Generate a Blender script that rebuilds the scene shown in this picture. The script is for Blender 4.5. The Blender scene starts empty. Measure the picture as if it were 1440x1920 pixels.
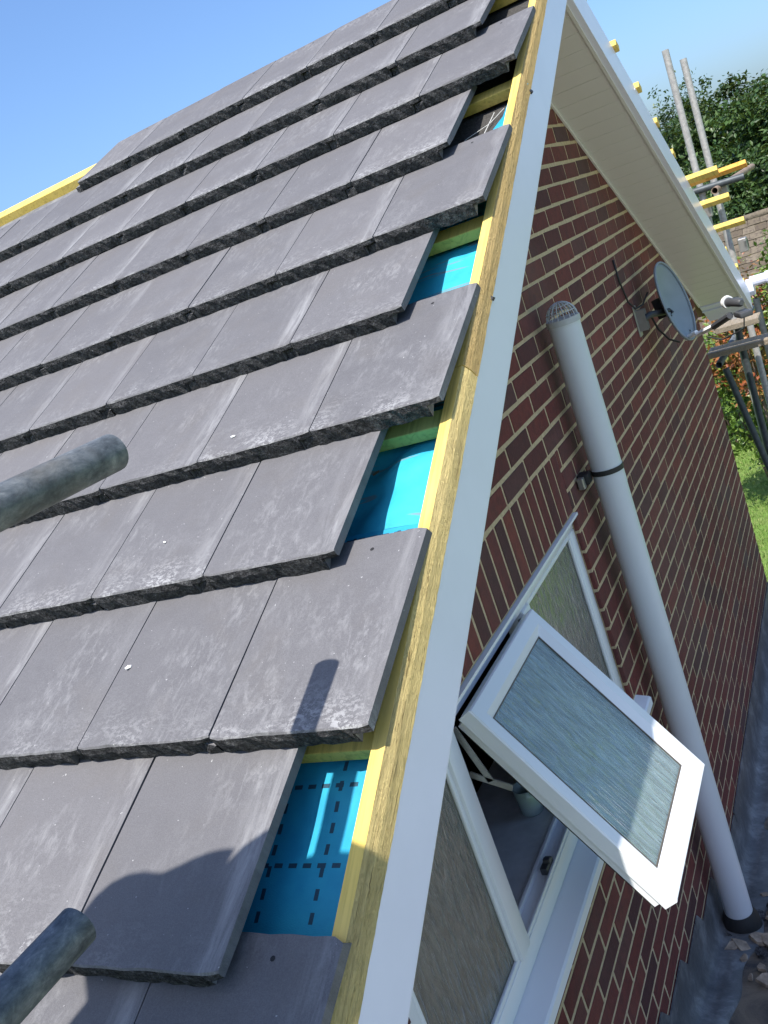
import bpy, bmesh, math, random
import numpy as np
from mathutils import Matrix, Vector
random.seed(7); RNG = np.random.default_rng(11)

# ------------------------------------------------------------------ camera, sky, sun, exposure
SC = bpy.context.scene
COL = SC.collection
CAM_P = Vector((1.0292, -3.0138, -0.2929))
FWD = Vector((-0.48794805, 0.83997331, -0.2373848)).normalized()
UP = Vector((0.18231071, 0.36403305, 0.9133689)).normalized()
RIGHT = FWD.cross(UP).normalized()
FPX = 1782.79
cam = bpy.data.cameras.new('camera'); cam_o = bpy.data.objects.new('camera', cam); COL.objects.link(cam_o)
cam.sensor_fit = 'VERTICAL'; cam.sensor_height = 36.0; cam.sensor_width = 27.0
cam.lens = FPX / 1920 * 36.0; cam.clip_start = 0.02; cam.clip_end = 3000
cam_o.matrix_world = Matrix(((RIGHT.x, UP.x, -FWD.x, CAM_P.x), (RIGHT.y, UP.y, -FWD.y, CAM_P.y),
                             (RIGHT.z, UP.z, -FWD.z, CAM_P.z), (0, 0, 0, 1)))
SC.camera = cam_o

PITCH = math.radians(29.642); CP, SP = math.cos(PITCH), math.sin(PITCH); TP = SP / CP
RY, RZ = 0.7109, 0.3669                       # ridge of the soffit planes
SUN = (Vector((0.008, 0, 0)) + Vector((0, -SP, CP)) + Vector((0, CP, SP)) * 0.0).normalized()   # towards the sun
w = bpy.data.worlds.new('World'); SC.world = w; w.use_nodes = True
nt = w.node_tree; bg = nt.nodes['Background']
sky = nt.nodes.new('ShaderNodeTexSky'); sky.sky_type = 'NISHITA'; sky.sun_disc = False
sky.sun_elevation = math.asin(SUN.z); sky.sun_rotation = math.atan2(SUN.x, SUN.y)
sky.air_density = 1.0; sky.dust_density = 2.4; sky.ozone_density = 10.0; sky.altitude = 0
nt.links.new(sky.outputs[0], bg.inputs[0]); bg.inputs[1].default_value = 0.15
sl = bpy.data.lights.new('sun', 'SUN'); sl.energy = 4.9; sl.angle = math.radians(0.53); sl.color = (1.0, 0.955, 0.88)
so = bpy.data.objects.new('sun', sl); COL.objects.link(so); so.location = (0, -6, 12)
so.rotation_euler = (-SUN).to_track_quat('-Z', 'Y').to_euler()
SC.view_settings.view_transform = 'Standard'; SC.view_settings.look = 'None'
SC.view_settings.exposure = 0.68; SC.view_settings.gamma = 1.0
SC.cycles.use_denoising = True
SC.cycles.max_bounces = 8; SC.cycles.transmission_bounces = 8; SC.cycles.transparent_max_bounces = 12
SC.cycles.caustics_reflective = False; SC.cycles.caustics_refractive = False
SC.cycles.sample_clamp_indirect = 4.0

GROUND = -6.2

# ------------------------------------------------------------------ helpers
def pin(parent_loc): return Matrix.Translation(-Vector(parent_loc))
def link(o, parent=None):
    COL.objects.link(o)
    if parent is not None:
        o.parent = parent
        if parent.type == 'EMPTY': o.matrix_parent_inverse = pin(parent.location)
    return o
def thing(name, label, cat, loc=(0, 0, 0), group=None):
    o = bpy.data.objects.new(name, None); COL.objects.link(o); o.location = loc; o.empty_display_size = .1
    return tag(o, label, cat, group)
def tag(o, label, cat=None, group=None, kind=None):
    if label: o['label'] = label
    if cat: o['category'] = cat
    if group: o['group'] = group
    if kind: o['kind'] = kind
    return o
class MB:
    def __init__(s): s.v = []; s.f = []; s.m = []
    def add(s, vs, fs, mi=0):
        n = len(s.v); s.v += [tuple(x) for x in vs]; s.f += [tuple(i + n for i in f) for f in fs]; s.m += [mi] * len(fs)
    def box(s, x0, x1, y0, y1, z0, z1, M=None, mi=0, bev=0.0):
        if bev > 0:
            bm = bmesh.new(); bmesh.ops.create_cube(bm, size=1)
            for v in bm.verts: v.co = Vector(((x0 + x1) / 2 + v.co.x * (x1 - x0), (y0 + y1) / 2 + v.co.y * (y1 - y0), (z0 + z1) / 2 + v.co.z * (z1 - z0)))
            bmesh.ops.bevel(bm, geom=bm.edges[:], offset=bev, segments=2, affect='EDGES', profile=.5)
            bm.verts.ensure_lookup_table()
            vs = [v.co.copy() for v in bm.verts]; fs = [[v.index for v in f.verts] for f in bm.faces]; bm.free()
        else:
            vs = [Vector((x, y, z)) for x in (x0, x1) for y in (y0, y1) for z in (z0, z1)]
            fs = [(0, 1, 3, 2), (4, 6, 7, 5), (0, 4, 5, 1), (2, 3, 7, 6), (0, 2, 6, 4), (1, 5, 7, 3)]
        if M is not None: vs = [M @ v for v in vs]
        s.add(vs, fs, mi); return s
    def tube(s, pts, r, n=12, caps=True, mi=0):
        pts = [Vector(p) for p in pts]; k = len(pts); rs = r if isinstance(r, (list, tuple)) else [r] * k
        vs = []; up0 = None
        for i in range(k):
            d = (pts[min(i + 1, k - 1)] - pts[max(i - 1, 0)]).normalized()
            if up0 is None: up0 = Vector((0, 0, 1)) if abs(d.z) < .9 else Vector((1, 0, 0))
            a = d.cross(up0).normalized(); b = a.cross(d).normalized(); up0 = b
            for j in range(n):
                t = 2 * math.pi * j / n; vs.append(pts[i] + (a * math.cos(t) + b * math.sin(t)) * rs[i])
        fs = [(i * n + j, i * n + (j + 1) % n, (i + 1) * n + (j + 1) % n, (i + 1) * n + j) for i in range(k - 1) for j in range(n)]
        if caps: fs += [tuple(range(n - 1, -1, -1)), tuple((k - 1) * n + j for j in range(n))]
        s.add(vs, fs, mi); return s
    def mesh(s, name, mats, smooth=False):
        me = bpy.data.meshes.new(name); me.from_pydata([tuple(v) for v in s.v], [], s.f)
        for m in (mats if isinstance(mats, (list, tuple)) else [mats]): me.materials.append(m)
        me.polygons.foreach_set('material_index', s.m)
        if smooth: me.polygons.foreach_set('use_smooth', [True] * len(me.polygons))
        me.update()
        bm = bmesh.new(); bm.from_mesh(me); bmesh.ops.recalc_face_normals(bm, faces=bm.faces[:]); bm.to_mesh(me); bm.free()
        return me
    def build(s, name, mats, parent=None, smooth=False, autosmooth=None):
        o = bpy.data.objects.new(name, s.mesh(name, mats, smooth)); link(o, parent)
        if autosmooth:
            try: o.data.set_sharp_from_angle(angle=math.radians(autosmooth))
            except Exception: pass
        return o
def hollow_tube(p0, p1, ro, ri, n=24):
    m = MB(); p0, p1 = Vector(p0), Vector(p1); d = (p1 - p0).normalized()
    a = d.orthogonal().normalized(); b = a.cross(d); vs = []
    for P, r in ((p0, ro), (p1, ro), (p1, ri), (p0, ri)):
        vs += [P + (a * math.cos(2 * math.pi * j / n) + b * math.sin(2 * math.pi * j / n)) * r for j in range(n)]
    fs = [(k * n + j, k * n + (j + 1) % n, ((k + 1) % 4) * n + (j + 1) % n, ((k + 1) % 4) * n + j) for k in range(4) for j in range(n)]
    m.add(vs, fs); return m
MN = Matrix(((1, 0, 0, 0), (0, CP, -SP, RY), (0, SP, CP, RZ), (0, 0, 0, 1)))          # near slope: (u, v up the slope, h off it)
MF = Matrix(((1, 0, 0, 0), (0, -CP, SP, RY), (0, SP, CP, RZ), (0, 0, 0, 1)))          # far slope
def rp(u, v, h): return MN @ Vector((u, v, h))
def rf(u, v, h): return MF @ Vector((u, v, h))
def px(P):
    d = Vector(P) - CAM_P; z = d.dot(FWD)
    return (720 + FPX * d.dot(RIGHT) / z, 960 - FPX * d.dot(UP) / z) if z > .01 else (-9999, -9999)

# ------------------------------------------------------------------ materials
class NT:
    def __init__(s, name):
        s.mat = bpy.data.materials.new(name); s.mat.use_nodes = True; s.t = s.mat.node_tree
        s.b = s.t.nodes['Principled BSDF']
    def n(s, typ, **kw):
        nd = s.t.nodes.new(typ)
        for k, v in kw.items():
            if k in nd.bl_rna.properties: setattr(nd, k, v)
            else: nd.inputs[k].default_value = v
        return nd
    def l(s, a, b): s.t.links.new(a, b)
    def coord(s, kind='Object'):
        return s.n('ShaderNodeTexCoord').outputs[kind]
    def noise(s, vec, scale, detail=4, rough=.55, dist=0.0):
        nd = s.n('ShaderNodeTexNoise'); nd.inputs['Scale'].default_value = scale; nd.inputs['Detail'].default_value = detail
        nd.inputs['Roughness'].default_value = rough; nd.inputs['Distortion'].default_value = dist
        if vec is not None: s.l(vec, nd.inputs['Vector'])
        return nd.outputs['Fac']
    def mapping(s, vec, scale=(1, 1, 1), loc=(0, 0, 0), rot=(0, 0, 0)):
        nd = s.n('ShaderNodeMapping'); nd.inputs['Scale'].default_value = scale; nd.inputs['Location'].default_value = loc; nd.inputs['Rotation'].default_value = rot
        s.l(vec, nd.inputs['Vector']); return nd.outputs[0]
    def math(s, op, a, b=None, clamp=False):
        nd = s.n('ShaderNodeMath', operation=op); nd.use_clamp = clamp
        for i, x in enumerate((a, b)):
            if x is None: continue
            if isinstance(x, (int, float)): nd.inputs[i].default_value = x
            else: s.l(x, nd.inputs[i])
        return nd.outputs[0]
    def ramp(s, fac, stops):
        nd = s.n('ShaderNodeValToRGB'); el = nd.color_ramp.elements
        while len(el) > 1: el.remove(el[0])
        for i, (p, c) in enumerate(stops):
            e = el[0] if i == 0 else el.new(p)
            e.position = p; e.color = tuple(c) + ((1,) if len(c) == 3 else ()) if not isinstance(c, (int, float)) else (c, c, c, 1)
        s.l(fac, nd.inputs[0]); return nd.outputs[0]
    def mix(s, fac, a, b, typ='MIX'):
        nd = s.n('ShaderNodeMix', data_type='RGBA', blend_type=typ)
        for i, x in ((0, fac), (6, a), (7, b)):
            if isinstance(x, (int, float)): nd.inputs[i].default_value = x
            elif isinstance(x, tuple): nd.inputs[i].default_value = x + ((1,) if len(x) == 3 else ())
            else: s.l(x, nd.inputs[i])
        return nd.outputs[2]
    def bump(s, h, strength=.3, dist=.01, prev=None):
        nd = s.n('ShaderNodeBump'); nd.inputs['Strength'].default_value = strength; nd.inputs['Distance'].default_value = dist
        s.l(h, nd.inputs['Height'])
        if prev is not None: s.l(prev, nd.inputs['Normal'])
        return nd.outputs[0]
    def done(s, color=None, rough=None, normal=None, metal=None, spec=None):
        for k, x in (('Base Color', color), ('Roughness', rough), ('Normal', normal), ('Metallic', metal), ('Specular IOR Level', spec)):
            if x is None: continue
            if isinstance(x, (int, float)): s.b.inputs[k].default_value = x
            elif isinstance(x, tuple): s.b.inputs[k].default_value = x + ((1,) if len(x) == 3 else ())
            else: s.l(x, s.b.inputs[k])
        return s.mat
def simple(name, col, rough=.6, metal=0, var=.12, scale=20, bump=.0, bscale=80, spec=.5):
    m = NT(name); c = m.coord(); f = m.noise(c, scale, 5)
    lo = tuple(x * (1 - var) for x in col); hi = tuple(min(1, x * (1 + var)) for x in col)
    colr = m.ramp(f, [(.3, lo), (.7, hi)]); nrm = None
    if bump: nrm = m.bump(m.noise(c, bscale, 4), bump, .01)
    return m.done(colr, rough, nrm, metal, spec)

def rand_vec(m, vec, scale=37.0):
    """offset a coordinate by the object's own random number so that copies differ"""
    oi = m.n('ShaderNodeObjectInfo'); r = m.math('MULTIPLY', oi.outputs['Random'], scale)
    cb = m.n('ShaderNodeCombineXYZ'); m.l(r, cb.inputs[0]); m.l(r, cb.inputs[1]); m.l(r, cb.inputs[2])
    va = m.n('ShaderNodeVectorMath', operation='ADD'); m.l(vec, va.inputs[0]); m.l(cb.outputs[0], va.inputs[1])
    return va.outputs[0], oi.outputs['Random']

def tile_mat():
    m = NT('concrete_tile_face'); c = m.coord(); rv, rnd = rand_vec(m, c)
    sep = m.n('ShaderNodeSeparateXYZ'); m.l(c, sep.inputs[0]); X, Y = sep.outputs[0], sep.outputs[1]
    fine = m.noise(rv, 520, 4, .7); grain = m.noise(rv, 190, 3, .6); mid = m.noise(rv, 17, 5, .6); big = m.noise(rv, 4.5, 3, .5)
    base = m.ramp(mid, [(.25, (.096, .094, .100)), (.75, (.120, .118, .125))])
    base = m.mix(m.ramp(rnd, [(0, 0), (.3, .8), (.5, .2), (.75, 1), (1, .4)]), base, m.mix(.75, base, (.138, .133, .138)))
    base = m.mix(m.ramp(grain, [(.40, 0), (.75, .30)]), base, (.165, .162, .168))
    base = m.mix(m.ramp(fine, [(.40, .35), (.58, 0)]), base, (.055, .053, .058))
    # pale bloom: broken chalky marks close to the leading edge, faint streaks by the joints, thin smears
    per = m.n('ShaderNodeMath', operation='FRACT'); m.l(m.math('MULTIPLY', rnd, 17.3), per.inputs[0]); amt = m.ramp(per.outputs[0], [(0, .15), (.6, .5), (1, 1)]); amt2 = m.ramp(per.outputs[0], [(0, 1), (.3, .5), (.55, .15), (.8, .8), (1, .3)])
    edge = m.ramp(Y, [(.0, 1), (.014, .95), (.034, .60), (.08, .25), (.16, 0)])
    n1 = m.noise(m.mapping(rv, (1, 1.4, 1)), 80, 9, .82, .2); n0 = m.noise(rv, 13, 3, .5)
    e = m.math('MULTIPLY', m.math('MULTIPLY', edge, amt), m.math('MULTIPLY', m.ramp(n1, [(.495, 0), (.535, 1.0)]), m.ramp(n0, [(.40, .1), (.60, 1)])))
    strk = m.noise(m.mapping(rv, (34, 5, 1)), 1.0, 8, .75, .5)
    sx = m.ramp(m.math('ADD', X, .30), [(.225, 0), (.262, .5), (.280, .9), (.298, .6)])
    st = m.math('MULTIPLY', m.math('MULTIPLY', sx, amt2), m.ramp(strk, [(.42, 0), (.66, .9)]))
    sm = m.math('MULTIPLY', m.ramp(big, [(.47, 0), (.68, .7)]), m.ramp(m.noise(m.mapping(rv, (1.8, .8, 1), (0, 0, 0), (0, 0, .6)), 30, 8, .78, .4), [(.48, 0), (.66, .6)]))
    sp = m.ramp(m.noise(rv, 120, 2, .5), [(.735, 0), (.765, .9)])
    f = m.math('MAXIMUM', m.math('MAXIMUM', e, st), m.math('MAXIMUM', sm, sp), True)
    col = m.mix(m.math('MULTIPLY', f, .62), base, (.44, .44, .44))
    dirt = m.ramp(m.noise(rv, 7, 4, .6, .3), [(.50, 0), (.78, .28)])
    col = m.mix(dirt, col, (.115, .103, .092))
    nr = m.bump(fine, .35, .0016); nr = m.bump(mid, .12, .003, nr)
    return m.done(col, .72, nr, 0, .22)
def tile_edge_mat():
    m = NT('concrete_tile_broken_edge'); c = m.coord(); rv, rnd = rand_vec(m, c)
    v = m.n('ShaderNodeTexVoronoi'); v.inputs['Scale'].default_value = 210; m.l(rv, v.inputs['Vector'])
    n = m.noise(rv, 95, 9, .82, 0.0)
    col = m.ramp(n, [(.38, (.012, .012, .013)), (.47, (.050, .049, .052)), (.57, (.105, .103, .107)), (.68, (.30, .30, .30))])
    nr = m.bump(n, .9, .012); nr = m.bump(v.outputs['Distance'], .6, .006, nr)
    return m.done(col, .9, nr, 0, .2)
def brick_mat(stuff):
    m = NT('red_brick_far' if stuff else 'red_brick'); c = m.coord('Generated' if False else 'Object')
    geo = m.n('ShaderNodeNewGeometry'); c = geo.outputs['Position']
    if stuff:
        at = m.n('ShaderNodeAttribute', attribute_name='rnd'); rnd = at.outputs['Fac']
    else: rnd = m.n('ShaderNodeObjectInfo').outputs['Random']
    base = m.ramp(rnd, [(.0, (.075, .030, .030)), (.12, (.110, .033, .030)), (.40, (.158, .038, .031)), (.65, (.132, .035, .032)), (.85, (.195, .048, .035)), (.95, (.125, .048, .042)), (1, (.085, .040, .042))])
    n = m.noise(c, 28, 6, .65, .3); n2 = m.noise(c, 140, 4, .6); n3 = m.noise(c, 1.3, 3, .5)
    col = m.mix(m.ramp(n, [(.35, 0), (.75, .55)]), base, (.040, .024, .024), 'MIX')
    col = m.mix(m.ramp(n2, [(.62, 0), (.80, .35)]), col, (.30, .19, .15))
    col = m.mix(m.ramp(n3, [(.45, 0), (.7, .25)]), col, (.16, .12, .105))
    nr = m.bump(n2, .5, .004); nr = m.bump(n, .4, .006, nr)
    return m.done(col, .86, nr, 0, .25)
def mortar_mat():
    m = NT('buff_mortar'); c = m.coord(); n = m.noise(c, 60, 6, .65); n2 = m.noise(c, 2.2, 3)
    col = m.ramp(n, [(.25, (.38, .285, .17)), (.7, (.60, .47, .30))])
    col = m.mix(m.ramp(n2, [(.4, 0), (.75, .4)]), col, (.34, .27, .18))
    return m.done(col, .95, m.bump(m.noise(c, 220, 4), .6, .004), 0, .1)
def timber_mat(name, rough_face=False, tint=(.66, .47, .115)):
    m = NT(name); c = m.coord(); gr = m.mapping(c, (60, 2.2, 60)); rv, rnd = rand_vec(m, gr)
    n = m.noise(rv, 1.0, 6, .6, 1.2); n2 = m.noise(c, 7, 4, .6)
    d = tuple(x * .62 for x in tint); l_ = tuple(min(1, x * 1.12) for x in tint)
    col = m.ramp(n, [(.28, d), (.5, tint), (.78, l_)])
    col = m.mix(m.ramp(n2, [(.45, 0), (.8, .35)]), col, (.55, .43, .22))
    if rough_face:
        sp = m.noise(m.mapping(c, (120, 14, 120)), 1.0, 9, .82, 1.6); ck = m.noise(m.mapping(c, (150, 7, 150)), 1.0, 4, .6, 1.2)
        col = m.mix(m.ramp(sp, [(.48, 0), (.68, .45)]), col, (.34, .235, .085)); col = m.mix(m.ramp(ck, [(.63, 0), (.68, .8)]), col, (.16, .10, .03))
        nr = m.bump(sp, 1.0, .010); nr = m.bump(ck, .8, .012, nr)
    else: nr = m.bump(n, .25, .003)
    return m.done(col, .8, nr, 0, .25)
def upvc_mat(name='white_upvc', col=(.71, .72, .82), dirt=.34):
    m = NT(name); c = m.coord(); n = m.noise(c, 6, 5, .6); n2 = m.noise(c, 90, 4, .7)
    cc = m.mix(m.ramp(n, [(.45, 0), (.8, dirt)]), col, tuple(x * .86 for x in col))
    cc = m.mix(m.ramp(n2, [(.70, 0), (.78, dirt * 1.2)]), cc, (.42, .40, .36))
    return m.done(cc, .32, m.bump(m.noise(c, 3, 2), .05, .01), 0, .5)
def galv_mat():
    m = NT('weathered_galvanised_steel'); c = m.coord(); n = m.noise(m.mapping(c, (1, .6, 1)), 46, 8, .74, .3); n2 = m.noise(c, 7, 4, .6, .6); n3 = m.noise(c, 120, 3)
    col = m.ramp(n, [(.32, (.038, .044, .050)), (.46, (.082, .094, .104)), (.58, (.140, .152, .160)), (.72, (.27, .28, .28))])
    col = m.mix(m.ramp(n2, [(.50, 0), (.72, .5)]), col, (.125, .110, .085))
    return m.done(col, m.ramp(n, [(.3, .62), (.8, .42)]), m.bump(n3, .25, .002), .15, .35)
def membrane_mat():
    """blue breather membrane; its own print of dashes is flat ink on the sheet (object space: x across, y up the slope)"""
    m = NT('blue_breather_membrane'); c = m.coord(); sep = m.n('ShaderNodeSeparateXYZ'); m.l(c, sep.inputs[0]); X, Y = sep.outputs[0], sep.outputs[1]
    def dash(a, per_a, wid, b, per_b, length, oa, ob):
        fa = m.math('FRACT', m.math('DIVIDE', m.math('ADD', a, oa), per_a)); fb = m.math('FRACT', m.math('DIVIDE', m.math('ADD', b, ob), per_b))
        return m.math('MULTIPLY', m.math('LESS_THAN', fa, wid / per_a), m.math('LESS_THAN', fb, length / per_b))
    d1 = dash(X, .100, .0075, Y, .034, .017, 10.045, 10)
    d2 = dash(Y, .128, .0075, X, .0270, .0155, 10.03, 10.004)
    ink = m.math('MAXIMUM', d1, d2)
    n = m.noise(c, 14, 5, .6); weave = m.noise(c, 520, 2)
    col = m.ramp(n, [(.3, (.010, .235, .40)), (.7, (.020, .32, .47))])
    col = m.mix(m.math('MULTIPLY', ink, .92), col, (.014, .035, .06))
    return m.done(col, .62, m.bump(weave, .35, .0015), 0, .35)
def plain_membrane_mat():
    m = NT('blue_breather_membrane_plain'); c = m.coord(); n = m.noise(c, 14, 5, .6); weave = m.noise(c, 520, 2)
    col = m.ramp(n, [(.3, (.016, .30, .45)), (.7, (.034, .40, .53))])
    band = m.ramp(m.noise(m.mapping(c, (3, 26, 1), (0, 0, 0), (0, 0, .25)), 1.0, 2, .5, .4), [(.60, 0), (.62, .75), (.66, .75), (.68, 0)])
    col = m.mix(band, col, (.16, .20, .21))
    return m.done(col, .62, m.bump(weave, .35, .0015), 0, .35)
def felt_mat():
    m = NT('black_slater_felt'); c = m.coord(); n = m.noise(c, 120, 5, .7)
    sep = m.n('ShaderNodeSeparateXYZ'); m.l(c, sep.inputs[0])
    col = m.ramp(n, [(.3, (.030, .029, .028)), (.75, (.090, .086, .082))])
    return m.done(col, .9, m.bump(n, .7, .006), 0, .2)
def lead_mat():
    m = NT('grey_lead_sheet'); c = m.coord(); n = m.noise(c, 6, 7, .72, .3); n2 = m.noise(c, 40, 5, .6)
    col = m.ramp(n, [(.28, (.060, .062, .066)), (.5, (.105, .107, .112)), (.72, (.24, .245, .25))])
    col = m.mix(m.ramp(n2, [(.55, 0), (.8, .4)]), col, (.05, .05, .06))
    return m.done(col, .55, m.bump(n2, .3, .01), .15, .3)
def roofing_felt_mat():
    m = NT('dark_mineral_roofing'); c = m.coord(); n = m.noise(c, 220, 4, .7); n2 = m.noise(c, 4, 5, .65, .5)
    col = m.ramp(n, [(.3, (.040, .038, .040)), (.75, (.085, .080, .080))])
    col = m.mix(m.ramp(n2, [(.42, 0), (.62, .8)]), col, (.24, .195, .145))
    return m.done(col, .92, m.bump(n, .7, .006), 0, .2)
def glass_mat(name, tint, stretch, rough=.08, bump=.9, dist=.012):
    """obscure glass: long running ripples pressed into the sheet"""
    m = NT(name); c = m.coord(); n = m.noise(m.mapping(c, stretch), 1.0, 1.5, .4, 1.4); n2 = m.noise(c, 3.2, 3, .5)
    m.b.inputs['Transmission Weight'].default_value = .70; m.b.inputs['IOR'].default_value = 1.6
    lo = tuple(x * .80 for x in tint); hi = tuple(min(1, x * 1.20) for x in tint)
    col = m.ramp(n, [(.34, lo), (.50, tint), (.66, hi)])  # tint follows the ripples, painting their light and dark into the colour
    return m.done(col, rough, m.bump(n, bump, dist), 0, .6)
def leaf_mat(name, stops, rough=.45, trans=.14):
    m = NT(name); at = m.n('ShaderNodeAttribute', attribute_name='rnd')
    col = m.ramp(at.outputs['Fac'], stops)
    m.done(col, rough, None, 0, .4)
    tr = m.n('ShaderNodeBsdfTranslucent'); m.l(m.mix(.5, col, (.30, .38, .04)), tr.inputs[0])
    mx = m.n('ShaderNodeMixShader'); mx.inputs[0].default_value = trans
    m.l(m.b.outputs[0], mx.inputs[1]); m.l(tr.outputs[0], mx.inputs[2])
    m.l(mx.outputs[0], m.t.nodes['Material Output'].inputs[0]); return m.mat
def lawn_mat():
    m = NT('mown_grass'); c = m.coord(); n = m.noise(c, 3, 6, .7, .3); n2 = m.noise(c, 45, 5, .7)
    col = m.ramp(n2, [(.3, (.070, .135, .022)), (.55, (.135, .225, .045)), (.8, (.25, .33, .09))])
    col = m.mix(m.ramp(n, [(.5, 0), (.75, .55)]), col, (.30, .30, .13))
    return m.done(col, .9, m.bump(n2, .8, .03), 0, .2)

M_TILE, M_EDGE = tile_mat(), tile_edge_mat()
M_HOLE = simple('nail_hole_shade', (.012, .012, .014), .9)
M_BRICK, M_BRICKS, M_MORTAR = brick_mat(False), brick_mat(True), mortar_mat()
M_TIMB = timber_mat('yellow_treated_timber'); M_TIMBR = timber_mat('rough_sawn_yellow_timber', True, (.70, .55, .23)); M_TIMBB = timber_mat('rough_sawn_brown_timber', True, (.52, .37, .15))
M_GREENT = timber_mat('green_treated_timber', False, (.42, .46, .15))
M_ORANGE = timber_mat('orange_timber', False, (.80, .40, .08))
M_WHITE, M_SOFF = upvc_mat(), upvc_mat('off_white_soffit_plastic', (.64, .625, .59), .2)
M_PIPE = upvc_mat('grey_plastic_pipe', (.55, .575, .61), .35)
M_FRAME = upvc_mat('white_window_plastic', (.70, .71, .735), .12)
M_SEAL = simple('black_rubber', (.012, .012, .013), .6)
M_GALV, M_DGALV = galv_mat(), simple('dark_painted_steel', (.055, .065, .070), .55, .3, .3, 30)
M_PALE = simple('pale_galvanised_steel', (.34, .33, .31), .6, .2, .22, 45, .1)
M_BLUE2 = plain_membrane_mat()
M_BLUE, M_FELT, M_LEAD, M_ROOFING = membrane_mat(), felt_mat(), lead_mat(), roofing_felt_mat()
M_GLASS = glass_mat('obscured_streaky_glass', (.58, .75, .78), (9, 80, 9), .035, 1.0, .0050)
M_GLASS2 = glass_mat('obscured_rippled_glass', (.46, .45, .40), (58, 58, 9), .045, 1.0, .0050)
M_DARK = simple('dark_steel_grey_plastic', (.020, .021, .024), .5)
M_DISH = simple('blue_grey_dish_paint', (.20, .235, .255), .45, .0, .08, 12)
M_MESH = simple('pale_grey_plastic', (.42, .43, .43), .5)
M_PLASTER = simple('interior_plaster', (.30, .25, .19), .9)
M_BOARD = simple('white_window_board', (.62, .64, .66), .35)
M_STEEL = simple('steel_stay', (.32, .31, .29), .4, .7)
M_LNBW = simple('white_plastic_cap', (.80, .80, .78), .4); M_LNBG = simple('mid_grey_plastic', (.050, .052, .057), .45)
M_CHIP = simple('broken_buff_tile', (.27, .215, .16), .9, 0, .45, 22, .6)
M_BARK = simple('tree_bark', (.10, .075, .055), .9, 0, .4, 8, .6)
M_PLANK = timber_mat('weathered_scaffold_board', True, (.34, .29, .23))

# ------------------------------------------------------------------ the ground
g = MB(); g.add([(-1500, -1500, GROUND), (1500, -1500, GROUND), (1500, 1500, GROUND), (-1500, 1500, GROUND)], [(0, 1, 2, 3)])
tag(g.build('lawn', lawn_mat()), 'green mown lawn beyond the far corner of the brick house', None, None, 'structure')

g = MB(); g.add([(2.7, -14, GROUND + .004), (14, -14, GROUND + .004), (14, 7, GROUND + .004), (2.7, 7, GROUND + .004)], [(0, 1, 2, 3)])  # unseen pale sheet, added to bounce sunlight up to the soffit
tag(g.build('bounce_sheet', simple('pale_bounce_sheet', (.46, .44, .40), .9, 0, .2, 3)), 'unseen pale ground sheet beside the lower roof, added to bounce light upwards', None, None, 'structure')

# ------------------------------------------------------------------ the house
HX0 = -7.0                                         # the roof runs on to the left
house = thing('house', 'brick gable ended house with half laid grey roof tiles and white verge', 'house', (-3.4, RY, GROUND))

# --- gable wall: a mortar core with the bricks standing proud of it
YC = 3.366                                         # far corner
WY0, WY1, WZ0, WZ1 = -1.815, -.030, -2.03, -1.275  # window opening
YN = -2.62
def rake(y): return RZ - TP * abs(y - RY) + .05
mw = MB()
def col_poly(y0, y1, zb0, ztop=None, xf=-.0012, xb=-.24):
    t0 = rake(y0) if ztop is None else ztop; t1 = rake(y1) if ztop is None else ztop
    vs = [(xf, y0, zb0), (xf, y1, zb0), (xf, y1, t1), (xf, y0, t0), (xb, y0, zb0), (xb, y1, zb0), (xb, y1, t1), (xb, y0, t0)]
    mw.add(vs, [(0, 1, 2, 3), (7, 6, 5, 4), (0, 4, 5, 1), (2, 6, 7, 3), (1, 5, 6, 2), (0, 3, 7, 4)])
col_poly(YN, WY0, GROUND); col_poly(WY0, WY1, WZ1); col_poly(WY0, WY1, GROUND, WZ0); col_poly(WY1, RY, GROUND); col_poly(RY, YC, GROUND)
wall = mw.build('gable_wall', M_MORTAR, house)
bw = MB(); bw.box(HX0, -.26, YC - .24, YC, GROUND, -1.1); bw.box(HX0, -.26, YN, YN + .24, GROUND, -1.5); bw.box(HX0, HX0 + .24, YN + .25, YC - .25, GROUND, -1.4)
bw.build('outer_wall', M_BRICKS, house)

def brick_verts(ly, lz, seed):
    r = random.Random(seed); j = lambda a=.0016: r.uniform(-a, a)
    f = .0026; h = .0
    vs = []
    for (yy, zz) in ((0, 0), (ly, 0), (ly, lz), (0, lz)): vs.append((-.014, yy + j(), zz + j()))
    for (yy, zz) in ((0, 0), (ly, 0), (ly, lz), (0, lz)): vs.append((-.0016 + j(.0004), yy + j(.0022), zz + j(.0018)))
    for (yy, zz) in ((f, f), (ly - f, f), (ly - f, lz - f), (f, lz - f)): vs.append((.0012 + j(.0007), yy + j(), zz + j()))
    fs = [(0, 1, 5, 4), (1, 2, 6, 5), (2, 3, 7, 6), (3, 0, 4, 7), (4, 5, 9, 8), (5, 6, 10, 9), (6, 7, 11, 10), (7, 4, 8, 11), (8, 9, 10, 11)]
    return vs, fs
bricks = []                                        # (y0, y1, z0, z1)
J = .0065
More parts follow.
